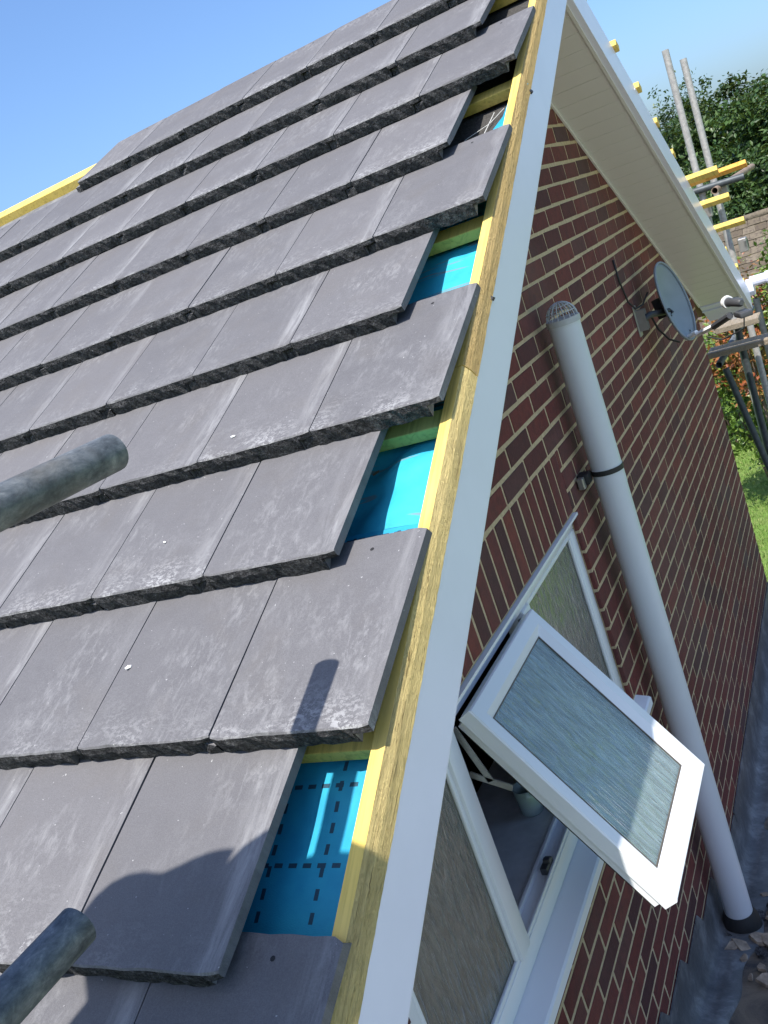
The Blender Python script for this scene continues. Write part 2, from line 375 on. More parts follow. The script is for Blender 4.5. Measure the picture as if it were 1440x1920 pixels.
for n in range(-6, 47):
    zt, zb = -.075 * n, -.075 * (n + 1); off = 0 if n % 2 == 0 else .1125
    k0 = int((YN - off) / .225) - 2
    for k in range(k0, 20):
        y0, y1 = off + .225 * k + J, off + .225 * (k + 1) - J
        segs = [(max(y0, YN + .004), min(y1, YC))]
        if zt <= -1.05 + .001 and zb >= -2.025 - .001:
            hy0, hy1 = (WY0 - .02 if zt > -1.27 else WY0, WY1)
            s2 = []
            for a, b in segs:
                if a < hy0: s2.append((a, min(b, hy0 + .004)))
                if b > hy1: s2.append((max(a, hy1 - .004), b))
            segs = s2
        for a, b in segs:
            if b - a < .02: continue
            yc = (a + b) / 2
            hgt = (zb - RZ) * CP + SP * abs(yc - RY)
            if hgt > .035: continue
            bricks.append((a, b, zb + J, zt - J))
s0 = WY1
while s0 - .075 > WY0 - .03:
    bricks.append((s0 - .075 + J * .9, s0 - J * .9, -1.275 + .004, -1.05 - J)); s0 -= .075
def area(b):
    a, c = px((0, b[0], b[2])), px((0, b[1], b[3])); d = px((0, b[1], b[2]))
    cx, cy = (a[0] + c[0]) / 2, (a[1] + c[1]) / 2
    if cx < 1053 - cy / 1800 * 263 - 12 or cx > 1445 or cy > 1930 or cy < -20: return 0
    if b[3] < -3.0 - .26 * ((b[0] + b[1]) / 2): return 0
    return abs((d[0] - a[0]) * (c[1] - a[1]) - (d[1] - a[1]) * (c[0] - a[0]))
bricks.sort(key=area, reverse=True)
cache = {}
for i, (a, b, z0, z1) in enumerate(bricks[:300]):
    ly, lz = b - a, z1 - z0; key = (round(ly, 4), round(lz, 4), i % 6)
    if key not in cache:
        vs, fs = brick_verts(ly, lz, i); m = MB(); m.add(vs, fs); cache[key] = m.mesh('brick', M_BRICK)
    o = bpy.data.objects.new('brick', cache[key]); o.location = (0, a, z0); link(o, wall)
m = MB(); rn = []
for i, (a, b, z0, z1) in enumerate(bricks[300:]):
    vs, fs = brick_verts(b - a, z1 - z0, 1000 + i); m.add([(x, y + a, z + z0) for x, y, z in vs], fs); rn += [random.random()] * len(fs)
me = m.mesh('brickwork', M_BRICKS); at = me.attributes.new('rnd', 'FLOAT', 'FACE'); at.data.foreach_set('value', rn)
tag(link(bpy.data.objects.new('brickwork', me), wall), None, kind='stuff')

# --- roof build-up on the near slope
KH, XE, TW, TG, HB, V0 = .972, .2760, .3052, .34511, .2304, -3.6560
DV = {2: .004, 3: .010, 4: .004, 6: -.007, 7: -.006, 8: .006, 9: .008, 10: .016}
TT = .043; TILT = math.atan(TT / TG)
ro = MB(); ro.box(HX0, .238, -4.02, .02, .02, .082, MN); ro.box(HX0, .238, -3.45, -.03, .02, .082, MF)
roof = ro.build('roof', simple('roof_timber_structure', (.22, .15, .08), .9), house)

def sheet(name, mat, u0, u1, v0, v1, h, nu, nv, wr, seed, M=MN):
    """a draped sheet with its own wrinkles, kept in roof-plane coordinates so that its print follows it"""
    r = np.random.default_rng(seed); ph = r.uniform(0, 6.28, (6, 2)); am = r.uniform(.3, 1, 6); fr = r.uniform(8, 34, (6, 2))
    vs = []
    for i in range(nu + 1):
        for j in range(nv + 1):
            u = u0 + (u1 - u0) * i / nu; v = v0 + (v1 - v0) * j / nv
            z = sum(am[q] * math.sin(fr[q][0] * u + ph[q][0] + 2 * math.sin(fr[q][1] * .4 * v)) * math.sin(fr[q][1] * v + ph[q][1]) for q in range(6)) / 3
            vs.append((u, v, h + wr * z - (abs(wr * z) * .5 if wr > .01 else 0)))
    fs = [(i * (nv + 1) + j, (i + 1) * (nv + 1) + j, (i + 1) * (nv + 1) + j + 1, i * (nv + 1) + j + 1) for i in range(nu) for j in range(nv)]
    mb = MB(); mb.add(vs, fs); me = mb.mesh(name, mat, True); o = bpy.data.objects.new(name, me); o.matrix_world = M; return link(o, roof)
sheet('underlay_membrane', M_BLUE, -.55, .244, -4.0, -2.46, .100, 44, 80, .0028, 3)
sheet('underlay_membrane', M_BLUE2, -.55, .246, -2.458, -1.75, .098, 80, 110, .0150, 5)
sheet('underlay_membrane', M_BLUE2, -.55, .243, -1.748, -1.16, .098, 80, 80, .0130, 8)
sheet('underlay_felt', M_FELT, -.55, .246, -1.155, .02, .100, 40, 60, .004, 9)
sheet('underlay_felt', M_FELT, -.55, .246, -3.5, .0, .100, 10, 40, .002, 12, MF)
sheet('underlay_felt', simple('grey_dusty_felt', (.13, .13, .135), .9, 0, .4, 14, .4), HX0, -.56, -.40, .085, .134, 60, 12, .003, 15)
# loose blue strip over the felt under the third verge opening, and pale threads on the felt
mb = MB(); pts = [(.185, -1.13, .112), (.180, -1.05, .118), (.205, -.985, .116), (.222, -.93, .128), (.243, -.90, .142)]
for i in range(len(pts) - 1):
    (u, v, h), (u2, v2, h2) = pts[i], pts[i + 1]
    mb.add([(u, v, h), (u + .040, v - .012, h + .006), (u2 + .045, v2 - .012, h2 + .002), (u2, v2, h2)], [(0, 1, 2, 3)])
me = mb.mesh('membrane_strip', M_BLUE, True); o = bpy.data.objects.new('membrane_strip', me); o.matrix_world = MN; link(o, roof)
mb = MB(); mb.tube([(.05, -1.12, .108), (.09, -1.02, .110), (.16, -.98, .109), (.2, -.93, .112)], .0012, 5); mb.tube([(.155, -1.15, .108), (.15, -1.03, .110), (.17, -.93, .112)], .0012, 5)
me = mb.mesh('loose_thread', simple('pale_string', (.5, .5, .48), .9)); o = bpy.data.objects.new('loose_thread', me); o.matrix_world = MN; link(o, roof)

# tiling battens, one per course
for b in range(-1, 11):
    v = V0 + TG * b + DV.get(b, 0) + .385
    mb = MB(); mb.box(0, .248 - HX0, -.025, .025, 0, .030, None, 0, .0015)
    o = mb.build('tile_batten', M_GREENT if b in (3, 2) else M_TIMB, roof); o.matrix_basis = MN @ Matrix.Translation((HX0, v, .112))
# the timber that runs up the verge, in two lengths, smooth on top and torn outside
def rake_timber(v0, v1, side, du=0):
    n = 260; vs = []; fs = []; mi = []
    r = random.Random(int(v0 * 100))
    for i in range(n + 1):
        v = v0 + (v1 - v0) * i / n; t = i / n
        k = .75 * k + r.uniform(-.0006, .0006) if i else 0; k2 = r.uniform(-.0009, .0005)
        vs += [(.247 + du, v, .118), (.247 + du, v, .166), (.2725 + du + k * .3, v, .168), (.2825 + du + k2, v, .150 + k), (.2885 + du + k * .8, v, .1270)]
    for i in range(n):
        for j in range(4):
            fs.append((i * 5 + j, i * 5 + j + 1, (i + 1) * 5 + j + 1, (i + 1) * 5 + j)); mi.append(0 if j < 2 else 1)
    fs += [(4, 3, 2, 1, 0), tuple(n * 5 + j for j in range(5))]; mi += [0, 0]
    mb = MB(); mb.v = vs; mb.f = fs; mb.m = mi
    o = bpy.data.objects.new('verge_timber', mb.mesh('verge_timber', [M_TIMB, side])); o.matrix_world = MN; return link(o, house)
rake_timber(-4.0, -2.115, M_TIMBR); rake_timber(-2.112, .03, M_TIMBB, .0006)
# barge boards and capping
def barge(M, v0, v1):
    mb = MB()
    prof = [(.262, .000), (.286, .000), (.2868, .004), (.2868, .1285), (.262, .1285)]
    a = [M @ Vector((u, v0, h)) for u, h in prof]; b = [M @ Vector((u, v1, h)) for u, h in prof]; k = len(prof)
    mb.add(a + b, [(i, (i + 1) % k, k + (i + 1) % k, k + i) for i in range(k)] + [tuple(range(k)), tuple(range(2 * k - 1, k - 1, -1))])
    return mb.build('barge_board', M_WHITE, house)
barge(MN, -4.02, 0.0); bf = barge(MF, -3.50, -.002)
mb = MB()
for v in (-.86, -1.85, -3.13):
    mb.tube([rf(.2868, v, .112), rf(.2885, v, .112)], .006, 8)
mb.build('fixing_cap', M_LNBW, bf)
mb = MB(); mb.tube([rp(.2868, -3.385, .128), rp(.2882, -3.385, .128)], .009, 10); mb.build('nail_head', M_STEEL, house)
mb = MB(); mb.tube([rp(.2868, -1.86, .126), rp(.292, -1.855, .130)], .006, 7); mb.tube([rp(.2868, -.93, .124), rp(.2925, -.93, .128)], .006, 7); mb.build('nail_head', M_DARK, house)
# soffit boards under the far verge, each its own strip; one lining under the near verge
sb = MB(); sb.box(0, .249, -.0494, .0494, 0, .010, None, 0, .0014); sme = sb.mesh('soffit_board', M_SOFF)
v = -.07
while v > -3.22:
    o = bpy.data.objects.new('soffit_board', sme); link(o, house); o.matrix_basis = MF @ Matrix.Translation((.012, v, .0)); v -= .1
mb = MB(); mb.box(0.0, .0115, -3.2, -.02, -.012, .008, MF, 0, .002); mb.box(.2505, .2618, -3.5, -.02, -.005, .012, MF); mb.build('soffit_trim', M_SOFF, house)
mb = MB(); mb.box(.002, .26, -3.29, -3.225, -.006, .012, MF, 0, .003); mb.box(.002, .26, -3.296, -3.312, -.012, .010, MF); mb.build('soffit_end_trim', M_WHITE, house)
mb = MB(); mb.box(.004, .26, -3.52, -3.315, -.002, .012, MF); mb.tube([rf(.1, -3.42, -.002), rf(.1, -3.42, -.005)], .006, 8); mb.build('eaves_panel', M_WHITE, house)
mb = MB(); mb.box(.0, .261, -4.0, -.02, .0, .010, MN); mb.build('soffit_board', M_SOFF, house)

# --- tiles
def tile_mesh(seed):
    r = random.Random(seed); L = .42; xl, xr = -TW + .0028, 0.0
    xs = [xl] + [xl + (xr - .032 - xl) * i / 15 for i in range(1, 16)] + [xr - .0312, xr - .016, xr]
    mb = MB(); rows = []
    chip = 0
    for i, x in enumerate(xs):
        fl = x > xr - .0315; t = .0185 if fl else TT
        chip = max(0, chip - .35 + (r.random() ** 5) * 1.3)
        cy = r.uniform(0, .0010) + chip * .0026; cz = r.uniform(0, .0008) + chip * .0022
        e = .004 if i in (0, len(xs) - 1) else 0
        rows.append([(x, L - (.006 + r.uniform(0, .004) if i in (0, len(xs) - 1) else r.uniform(0, .002)), 0), (x, .0030 + cy + e, 0), (x, .0004 + cy + e, -.0020 - cz),
                     (x, r.uniform(-.002, .0035) + e, -.012 + r.uniform(-.002, .002) if fl else -.017 + r.uniform(-.004, .004)),
                     (x, .002 + r.uniform(-.001, .005) + e, -t + r.uniform(-.0004, .003)), (x, .055, -.0185), (x, L, -.0185)])
    K = 7; n = len(xs); mb.v = [p for rw in rows for p in rw]
    for i in range(n - 1):
        for j in range(K - 1):
            mb.f.append((i * K + j, (i + 1) * K + j, (i + 1) * K + j + 1, i * K + j + 1)); mb.m.append(1 if 1 <= j <= 3 and j > 1 else 0)
        mb.f.append((i * K + K - 1, (i + 1) * K + K - 1, (i + 1) * K, i * K)); mb.m.append(1)
    mb.f += [tuple(range(K)), tuple((n - 1) * K + j for j in range(K - 1, -1, -1))]; mb.m += [0, 0]
    # lower lip at the left that the next tile laps over
    ux0, ux1 = -TW - .027, -TW + .0032; c = len(mb.v)
    k = [r.uniform(0, .006) for _ in range(4)]
    mb.v += [(ux0, .004 + k[0], -TT + .002), (ux1, .002 + k[1], -TT), (ux1, .003 + k[2], -.0205), (ux0, .006 + k[3], -.0205), (ux0, L, -.030), (ux1, L, -.030), (ux1, L, -.0205), (ux0, L, -.0205)]
    for f in ((0, 1, 2, 3), (3, 2, 6, 7), (0, 3, 7, 4), (4, 5, 1, 0)): mb.f.append(tuple(c + q for q in f)); mb.m.append(1 if f == (0, 1, 2, 3) else 0)
    # nail hole near the head: a flat dark disc painted for its shade
    hx, hy, c = -.105, .386, len(mb.v)
    mb.v += [(hx + .0042 * math.cos(q * math.pi / 4), hy + .0042 * math.sin(q * math.pi / 4), .0004) for q in range(8)]
    mb.f.append(tuple(range(c, c + 8))); mb.m.append(2)
    return mb.mesh('roof_tile', [M_TILE, M_EDGE, M_HOLE])
tmeshes = [tile_mesh(s) for s in range(9)]
for b in range(-1, 11):
    vb = V0 + TG * b + DV.get(b, 0); a0 = 0.0 if b % 2 == 0 else .5
    for k in range(0, 13):
        a = a0 + k
        if b == 10 and a > 6.2: continue
        r = random.Random(b * 100 + k + 5)
        u = XE - a * TW + (.0008 if k == 0 else 0) + r.uniform(-.0007, .0007)
        o = bpy.data.objects.new('roof_tile', r.choice(tmeshes)); link(o, roof)
        o.matrix_basis = (MN @ Matrix.Translation((u, vb + r.uniform(-.003, .003), HB + r.uniform(-.0004, .0004)))
                          @ Matrix.Rotation(-TILT + r.uniform(-.0015, .0015), 4, 'X') @ Matrix.Rotation(r.uniform(-.0007, .0007), 4, 'Y') @ Matrix.Rotation(r.uniform(-.0018, .0018), 4, 'Z'))
# the two heads of the ridge: yellow ridge timber along the top, open to view where the top course stops
mb = MB(); mb.box(0, .10 - HX0, -.026, .026, -.018, .030, None, 0, .003)
o = mb.build('ridge_timber', M_TIMB, house); o.matrix_basis = MN @ Matrix.Translation((HX0, .075, .138)) @ Matrix.Rotation(-.12, 4, 'X')
# far-slope battens, sawn ends standing past the verge
for v, ue in ((-.25, .280), (-.58, .303), (-.907, .302), (-1.219, .296), (-1.53, .291), (-1.831, .436), (-2.151, .430), (-2.487, .446), (-2.81, .285), (-3.10, .294), (-3.36, .285)):
    mb = MB(); mb.box(0, ue - HX0, -.025, .025, 0, .026, None, 0, .0015)
    o = mb.build('tile_batten', M_TIMB, house); o.matrix_basis = MF @ Matrix.Translation((HX0, v, .133))
mb = MB(); mb.box(0, .75, -.022, .022, 0, .022, None, 0, .0015); o = mb.build('tile_batten', M_ORANGE, house); o.matrix_basis = MF @ Matrix.Translation((-.18, -1.885, .134)) @ Matrix.Rotation(.03, 4, 'Z')
# gutter and outlet on the far eave
mb = MB(); gp = []
prof = [(-.055, .05), (-.055, -.02), (-.03, -.052), (.03, -.052), (.055, -.02), (.055, .05), (.050, .05), (.050, -.018), (.027, -.047), (-.027, -.047), (-.050, -.018), (-.050, .05)]
gy, gz = 3.86, -1.24
a = [Vector((HX0, gy + y, gz + z)) for y, z in prof]; b_ = [Vector((.315, gy + y, gz + z)) for y, z in prof]; k = len(prof)
mb.add(a + b_, [(i, (i + 1) % k, k + (i + 1) % k, k + i) for i in range(k)]); mb.add(b_[:6], [(0, 1, 2, 3, 4, 5)])
gut = mb.build('gutter', M_WHITE, house)
mb = MB(); mb.tube([(.30, gy, gz + .035), (.52, gy, gz + .035), (.9, gy + .02, gz + .035)], .034, 12); mb.tube([(.40, gy, gz + .035), (.46, gy, gz + .035)], .042, 12); mb.build('gutter_outlet', M_WHITE, gut)

# --- window
win = MB(); F = .058
def bar(mb, y0, y1, z0, z1, x0=-.075, x1=-.018, bev=.005): mb.box(x0, x1, y0, y1, z0, z1, None, 0, bev)
bar(win, WY0, WY1, WZ1 - F, WZ1 - .002); bar(win, WY0, WY1, WZ0 + .01, WZ0 + .07)
bar(win, WY0, WY0 + F, WZ0 + .07, WZ1 - F); bar(win, WY1 - F, WY1, WZ0 + .07, WZ1 - F)
window = win.build('window', M_FRAME, house, True, 40)
MU1, MU2 = -1.295, -.640
for yc in (MU1, MU2):
    mb = MB(); bar(mb, yc - .033, yc + .033, WZ0 + .069, WZ1 - F + .001, -.077, -.010, .008); mb.build('mullion', M_FRAME, window, True, 40)
# head drip and gaskets
mb = MB(); mb.box(-.018, .012, WY0, WY1 - .001, WZ1 - .012, WZ1 - .003); mb.build('head_drip', M_FRAME, window)
def pane(name, y0, y1, mat):
    z0, z1 = WZ0 + .07, WZ1 - F
    mb = MB(); mb.box(-.050, -.030, y0, y1, z0, z1); o = mb.build(name, mat, window)
    s = MB()
    for (a, b, c, d) in ((y0, y1, z0, z0 + .014), (y0, y1, z1 - .014, z1), (y0, y0 + .014, z0 + .014, z1 - .014), (y1 - .014, y1, z0 + .014, z1 - .014)): s.box(-.030, -.020, a, b, c, d, None, 0, .003)
    s.build('glazing_bead', M_FRAME, window)
pane('pane', WY0 + F, MU1 - .033, M_GLASS2); pane('pane', MU2 + .033, WY1 - F, M_GLASS2)
# opening sash, hung at the head and pushed out at the foot
HG = Vector((.012, 0, -1.322)); DS = (Vector((.360, 0, -1.862)) - HG); LS = DS.length; DS.normalize(); NS = Vector((-DS.z, 0, DS.x))
SY0, SY1 = -1.236, -.700; SW = SY1 - SY0
MS = Matrix(((0, -DS.x, NS.x, HG.x), (1, 0, 0, SY0), (0, -DS.z, NS.z, HG.z), (0, 0, 0, 1)))    # x across, y up the sash, z outwards
sash = MB(); FW = .062
def mitre(mb, x0, x1, y0, y1, wdt, z0, z1, inner_drop):
    o = [(x0, y0), (x1, y0), (x1, y1), (x0, y1)]; i_ = [(x0 + wdt, y0 + wdt), (x1 - wdt, y0 + wdt), (x1 - wdt, y1 - wdt), (x0 + wdt, y1 - wdt)]
    md = [(x0 + wdt * .62, y0 + wdt * .62), (x1 - wdt * .62, y0 + wdt * .62), (x1 - wdt * .62, y1 - wdt * .62), (x0 + wdt * .62, y1 - wdt * .62)]
    ob = [(x0 + .004, y0 + .004), (x1 - .004, y0 + .004), (x1 - .004, y1 - .004), (x0 + .004, y1 - .004)]
    rows = [[(x, y, z0) for x, y in o], [(x, y, z1 - .004) for x, y in o], [(x, y, z1) for x, y in ob], [(x, y, z1) for x, y in md], [(x, y, z1 - inner_drop) for x, y in i_], [(x, y, z0) for x, y in i_]]
    for s_ in range(4):
        t_ = (s_ + 1) % 4; vs = [rw[s_] for rw in rows] + [rw[t_] for rw in rows]
        g_ = .0004; n = len(rows)
        mb.add([MS @ Vector(v) for v in vs], [(j, (j + 1) % n, n + (j + 1) % n, n + j) for j in range(n)])
mitre(sash, 0, SW, -LS, 0, FW, -.020, .022, .017)
mitre(sash, .012, SW - .012, -LS + .012, -.012, .045, -.046, -.020, .004)
sash.build('sash_frame', M_FRAME, window)
mb = MB(); mb.box(FW - .012, SW - FW + .012, -LS + FW - .012, -FW + .012, -.010, .003, MS); mb.build('sash_glass', M_GLASS, window)
mb = MB()
for (a, b, c, d) in ((.013, SW - .013, -LS + .013, -LS + .019), (.013, SW - .013, -.019, -.013), (.013, .019, -LS + .02, -.02), (SW - .019, SW - .013, -LS + .02, -.02)): mb.box(a, b, c, d, -.050, -.046, MS)
mb.build('sash_seal', M_SEAL, window)
mb = MB(); q = FW - .0005; t_ = .0035
for (a, b, c, d) in ((q, SW - q, -LS + q, -LS + q + t_), (q, SW - q, -q - t_, -q), (q, q + t_, -LS + q + t_, -q - t_), (SW - q - t_, SW - q, -LS + q + t_, -q - t_)): mb.box(a, b, c, d, .0032, .0062, MS)
mb.build('glazing_gasket', simple('brown_grey_gasket', (.10, .085, .07), .6), window)
# stays at both sides, latch on the sill, sill
def stay(y):
    mb = MB(); p0 = Vector((-.02, y, WZ1 - .20)); p1 = HG + DS * .20 + NS * -.052 + Vector((0, y, 0)); mid = (p0 + p1) / 2 + Vector((.01, 0, .05))
    for a, b in ((p0, p1), (Vector((-.02, y, WZ1 - .07)), (p0 + p1) / 2)):
        d = (b - a).normalized(); s_ = d.cross(Vector((0, 1, 0))).normalized() * .008
        mb.add([a - s_, a + s_, b + s_, b - s_, a - s_ + Vector((0, .004, 0)), a + s_ + Vector((0, .004, 0)), b + s_ + Vector((0, .004, 0)), b - s_ + Vector((0, .004, 0))], [(0, 1, 2, 3), (7, 6, 5, 4), (0, 4, 5, 1), (1, 5, 6, 2), (2, 6, 7, 3), (3, 7, 4, 0)])
    mb.build('sash_stay', M_STEEL, window)
stay(MU1 + .045); stay(MU2 - .050)
mb = MB(); mb.box(-.052, -.030, -1.02, -.965, WZ0 + .070, WZ0 + .092, None, 0, .003); mb.box(-.046, -.026, -.998, -.985, WZ0 + .090, WZ0 + .104, None, 0, .002); mb.build('latch_keep', M_LNBG, window)
mb = MB()
for x0, x1, zz in ((-.0765, -.066, .086), (-.030, -.022, .080)): mb.box(x0, x1, MU1 + .034, MU2 - .034, WZ0 + .069, WZ0 + zz, None, 0, .002)
mb.build('rebate_lip', M_FRAME, window)
mb = MB(); vs = []
for y in (WY0 - .03, WY1 + .055):
    vs += [(-.045, y, WZ0 + .012), (.046, y, WZ0 - .008), (.052, y, WZ0 - .013), (.052, y, WZ0 - .040), (.040, y, WZ0 - .040), (.038, y, WZ0 - .022), (-.045, y, WZ0 - .012)]
k = 7; mb.add(vs, [(i, (i + 1) % k, k + (i + 1) % k, k + i) for i in range(k)] + [tuple(range(k)), tuple(range(2 * k - 1, k - 1, -1))])
mb.build('window_sill', M_FRAME, window)
# the room behind: closed box, window board
rm = MB(); rx0, rx1, ry0, ry1, rz0, rz1 = -3.0, -.246, -1.95, 1.6, -3.4, -1.26
C8 = [(x, y, z) for x in (rx0, rx1) for y in (ry0, ry1) for z in (rz0, rz1)]
rm.add(C8, [(0, 2, 3, 1), (0, 1, 5, 4), (2, 6, 7, 3), (0, 4, 6, 2), (1, 3, 7, 5)])
for (a, b, c, d) in ((ry0, WY0, rz0, rz1), (WY1, ry1, rz0, rz1), (WY0, WY1, rz0, WZ0), (WY0, WY1, WZ1, rz1)): rm.add([(rx1, a, c), (rx1, b, c), (rx1, b, d), (rx1, a, d)], [(0, 1, 2, 3)])
rm.build('room_lining', M_PLASTER, house)
mb = MB(); mb.box(-.40, -.078, WY0 - .05, WY1 + .05, WZ0 - .03, WZ0 + .058, None, 0, .004); mb.build('window_board', M_BOARD, house)
mb = MB(); mb.box(-.2465, -.0785, WY0 - .001, WY0 + .012, WZ0 + .06, WZ1); mb.box(-.2465, -.0785, WY1 - .012, WY1 + .001, WZ0 + .06, WZ1); mb.build('reveal_lining', M_BOARD, house)
jar = thing('glass_jar', 'small pale glass jar standing on the sill inside the open window', 'jar', (-.17, -.715, WZ0 + .058))
jp = [(.0, 0), (.033, 0), (.036, .004), (.038, .05), (.041, .088), (.0385, .088), (.036, .05), (.033, .008), (0, .008)]
mb = MB(); n = 20; vs = [Vector((-.17 + r_ * math.cos(2 * math.pi * j / n), -.715 + r_ * math.sin(2 * math.pi * j / n), WZ0 + .059 + z_)) for r_, z_ in jp for j in range(n)]
mb.add(vs, [(i * n + j, i * n + (j + 1) % n, (i + 1) * n + (j + 1) % n, (i + 1) * n + j) for i in range(len(jp) - 1) for j in range(n)])
mb.build('jar_body', simple('pale_green_glazed', (.45, .55, .52), .15), jar, True)
mb = MB(); mb.tube([(-.17, -.715, WZ0 + .066), (-.17, -.715, WZ0 + .10)], .033, 16); mb.build('jar_contents', M_DARK, jar)

# ------------------------------------------------------------------ soil vent pipe
PX, PY, PR = .088, .190, .055
svp = thing('soil_vent_pipe', 'tall grey plastic vent pipe with a wire cage on top against the brick wall', 'pipe', (PX, PY, -3.23))
mb = MB(); zs = [-3.2, -2.6, -2.0, -1.262]; mb.tube([(PX, PY, z) for z in zs], PR, 40); mb.build('lower_pipe', M_PIPE, svp, True, 50)
mb = MB(); mb.tube([(PX, PY, -1.258), (PX, PY, -.9), (PX, PY, -.675)], PR, 40); mb.build('upper_pipe', M_PIPE, svp, True, 50)
mb = MB(); mb.tube([(PX, PY, -1.275), (PX, PY, -1.20)], PR + .0012, 40); mb.build('pipe_joint', M_PIPE, svp, True, 50)
mb = MB(); mb.tube([(PX, PY, -1.222), (PX, PY, -1.204)], PR + .0035, 36); mb.box(.0, PX - PR + .01, PY - .075, PY - .055, -1.228, -1.198, None, 0, .002); mb.box(.0, .04, PY - .088, PY - .040, -1.232, -1.194, None, 0, .002); mb.build('pipe_clip', M_SEAL, svp, True, 40)
mb = MB(); mb.box(.006, .030, PY - .12, PY - .095, -1.238, -1.196, None, 0, .004); mb.build('clip_bracket', M_STEEL, svp)
cg = MB(); zb = -.675; cg.tube([(PX, PY, zb - .004), (PX, PY, zb + .016)], PR + .004, 36)
for i in range(8):
    a = math.pi * i / 8; pts = []
    for j in range(13):
        t = math.pi * j / 12; r_ = PR * .98 * math.cos(t); h_ = .058 * math.sin(t)
        pts.append((PX + r_ * math.cos(a), PY + r_ * math.sin(a), zb + .014 + h_))
    cg.tube(pts, .0021, 6)
for hh, rr in ((.026, .050), (.046, .034)):
    cg.tube([(PX + rr * math.cos(2 * math.pi * j / 24), PY + rr * math.sin(2 * math.pi * j / 24), zb + .012 + hh) for j in range(25)], .0018, 6, False)
cg.build('vent_cage', M_MESH, svp, True, 60)
mb = MB(); mb.tube([(PX, PY, -3.28), (PX, PY, -3.17), (PX, PY, -3.135)], [.085, .072, .0585], 32); mb.build('weathering_collar', M_SEAL, svp, True, 40)

# ------------------------------------------------------------------ satellite dish
dish = thing('satellite_dish', 'blue grey satellite dish on a wall bracket below the far soffit', 'satellite dish', (0, 1.67, -1.0))
DC = Vector((.160, 1.870, -.930)); DN = Vector((.95, -.26, .17)).normalized(); DT = Vector((0, 0, 1)).cross(DN).normalized(); DU = DN.cross(DT).normalized()
RW, RH = .128, .205
mb = MB(); n = 40; rings = 10; vs = []
for s_, dz in ((1, 0), (-1, -.006)):
    for i in range(rings + 1):
        t = i / rings
        for j in range(n):
            a = 2 * math.pi * j / n; ex = RW * t * math.copysign(abs(math.cos(a)) ** .92, math.cos(a)); ey = RH * t * math.sin(a) * (1 - .04 * math.cos(a))
            vs.append(DC + DT * ex + DU * ey + DN * (.045 * (t * t - 1) + dz))
K = (rings + 1) * n
for q in (0, K):
    mb.f += [(q + i * n + j, q + i * n + (j + 1) % n, q + (i + 1) * n + (j + 1) % n, q + (i + 1) * n + j) for i in range(rings) for j in range(n)]
mb.f += [(rings * n + j, rings * n + (j + 1) % n, K + rings * n + (j + 1) % n, K + rings * n + j) for j in range(n)]
mb.v = vs; mb.m = [0] * len(mb.f)
refl = mb.build('reflector', M_DISH, dish, True)
mb = MB(); mb.tube([DC + DT * (RW * math.cos(2 * math.pi * j / 40)) * 1.0 + DU * RH * math.sin(2 * math.pi * j / 40) for j in range(41)], .0055, 8, False); mb.build('rim', M_DISH, refl, True)
for ex, ey in ((-.02, -.055), (.035, -.165), (.02, -.178)):
    mb = MB(); P_ = DC + DT * ex + DU * ey + DN * (.045 * ((ex / RW) ** 2 + (ey / RH) ** 2 - 1) + .001); mb.tube([P_, P_ + DN * .002], .005, 8); mb.build('bolt', M_DARK, refl)
WB = Vector((.002, 1.66, -.945))
mb = MB(); mb.box(0, .008, WB.y - .030, WB.y + .030, WB.z - .075, WB.z + .075, None, 0, .003); mb.box(.008, .05, WB.y - .022, WB.y - .018, WB.z - .05, WB.z + .05); mb.box(.008, .05, WB.y + .018, WB.y + .022, WB.z - .05, WB.z + .05); mb.build('wall_bracket', M_STEEL, dish)
BK = DC - DN * .055
mb = MB(); mb.tube([WB + Vector((.03, 0, 0)), WB + Vector((.06, .03, .01)), BK - DU * .03, BK + DN * .01 - DU * .05], .016, 12); mb.box(-.03, .03, -.05, .05, -.05, .01, Matrix.Translation(BK) @ DN.to_track_quat('Z', 'Y').to_matrix().to_4x4(), 0, .004); mb.build('mount', M_DARK, dish, True, 40)
LN = Vector((.440, 1.500, -.975)); A0 = DC - DU * (RH * .93) + DN * .0
mb = MB(); mb.tube([A0 - DN * .03, A0 + (LN - A0) * .15], .012, 8); mb.tube([A0 + (LN - A0) * .15 - Vector((0, 0, .012)), A0 + (LN - A0) * .62 - Vector((0, 0, .03))], .0125, 4); arm = mb.build('feed_arm', M_LNBW, dish)
mb = MB(); mb.tube([A0 + (LN - A0) * .58 - Vector((0, 0, .03)), A0 + (LN - A0) * .98 - Vector((0, 0, .035))], .016, 8); mb.build('arm_clamp', M_LNBG, arm)
L2 = LN + Vector((.0, .02, .02)); dl = (DC - L2).normalized()
mb = MB(); mb.tube([L2 - dl * .10, L2 - dl * .09, L2 - dl * .02, L2], [.012, .019, .019, .022], 16); mb.box(-.028, .028, -.05, .045, -.012, .012, Matrix.Translation(L2 - dl * .09 - Vector((0, 0, .05))) @ Matrix.Rotation(.4, 4, 'Z'), 0, .004)
ln = mb.build('feed_horn', M_LNBG, dish, True, 40)
mb = MB(); mb.tube([L2 + dl * .0, L2 + dl * .012, L2 + dl * .026], [.028, .030, .024], 18); mb.build('horn_cap', M_LNBW, ln, True, 40)
mb = MB(); mb.tube([L2 - dl * .09 - Vector((0, 0, .07)), L2 - dl * .07 - Vector((0, 0, .12)), A0 + (LN - A0) * .7 - Vector((0, 0, .11)), A0 + (LN - A0) * .35 - Vector((0, 0, .05))], .0035, 6); mb.build('feed_cable', M_LNBG, dish, True)
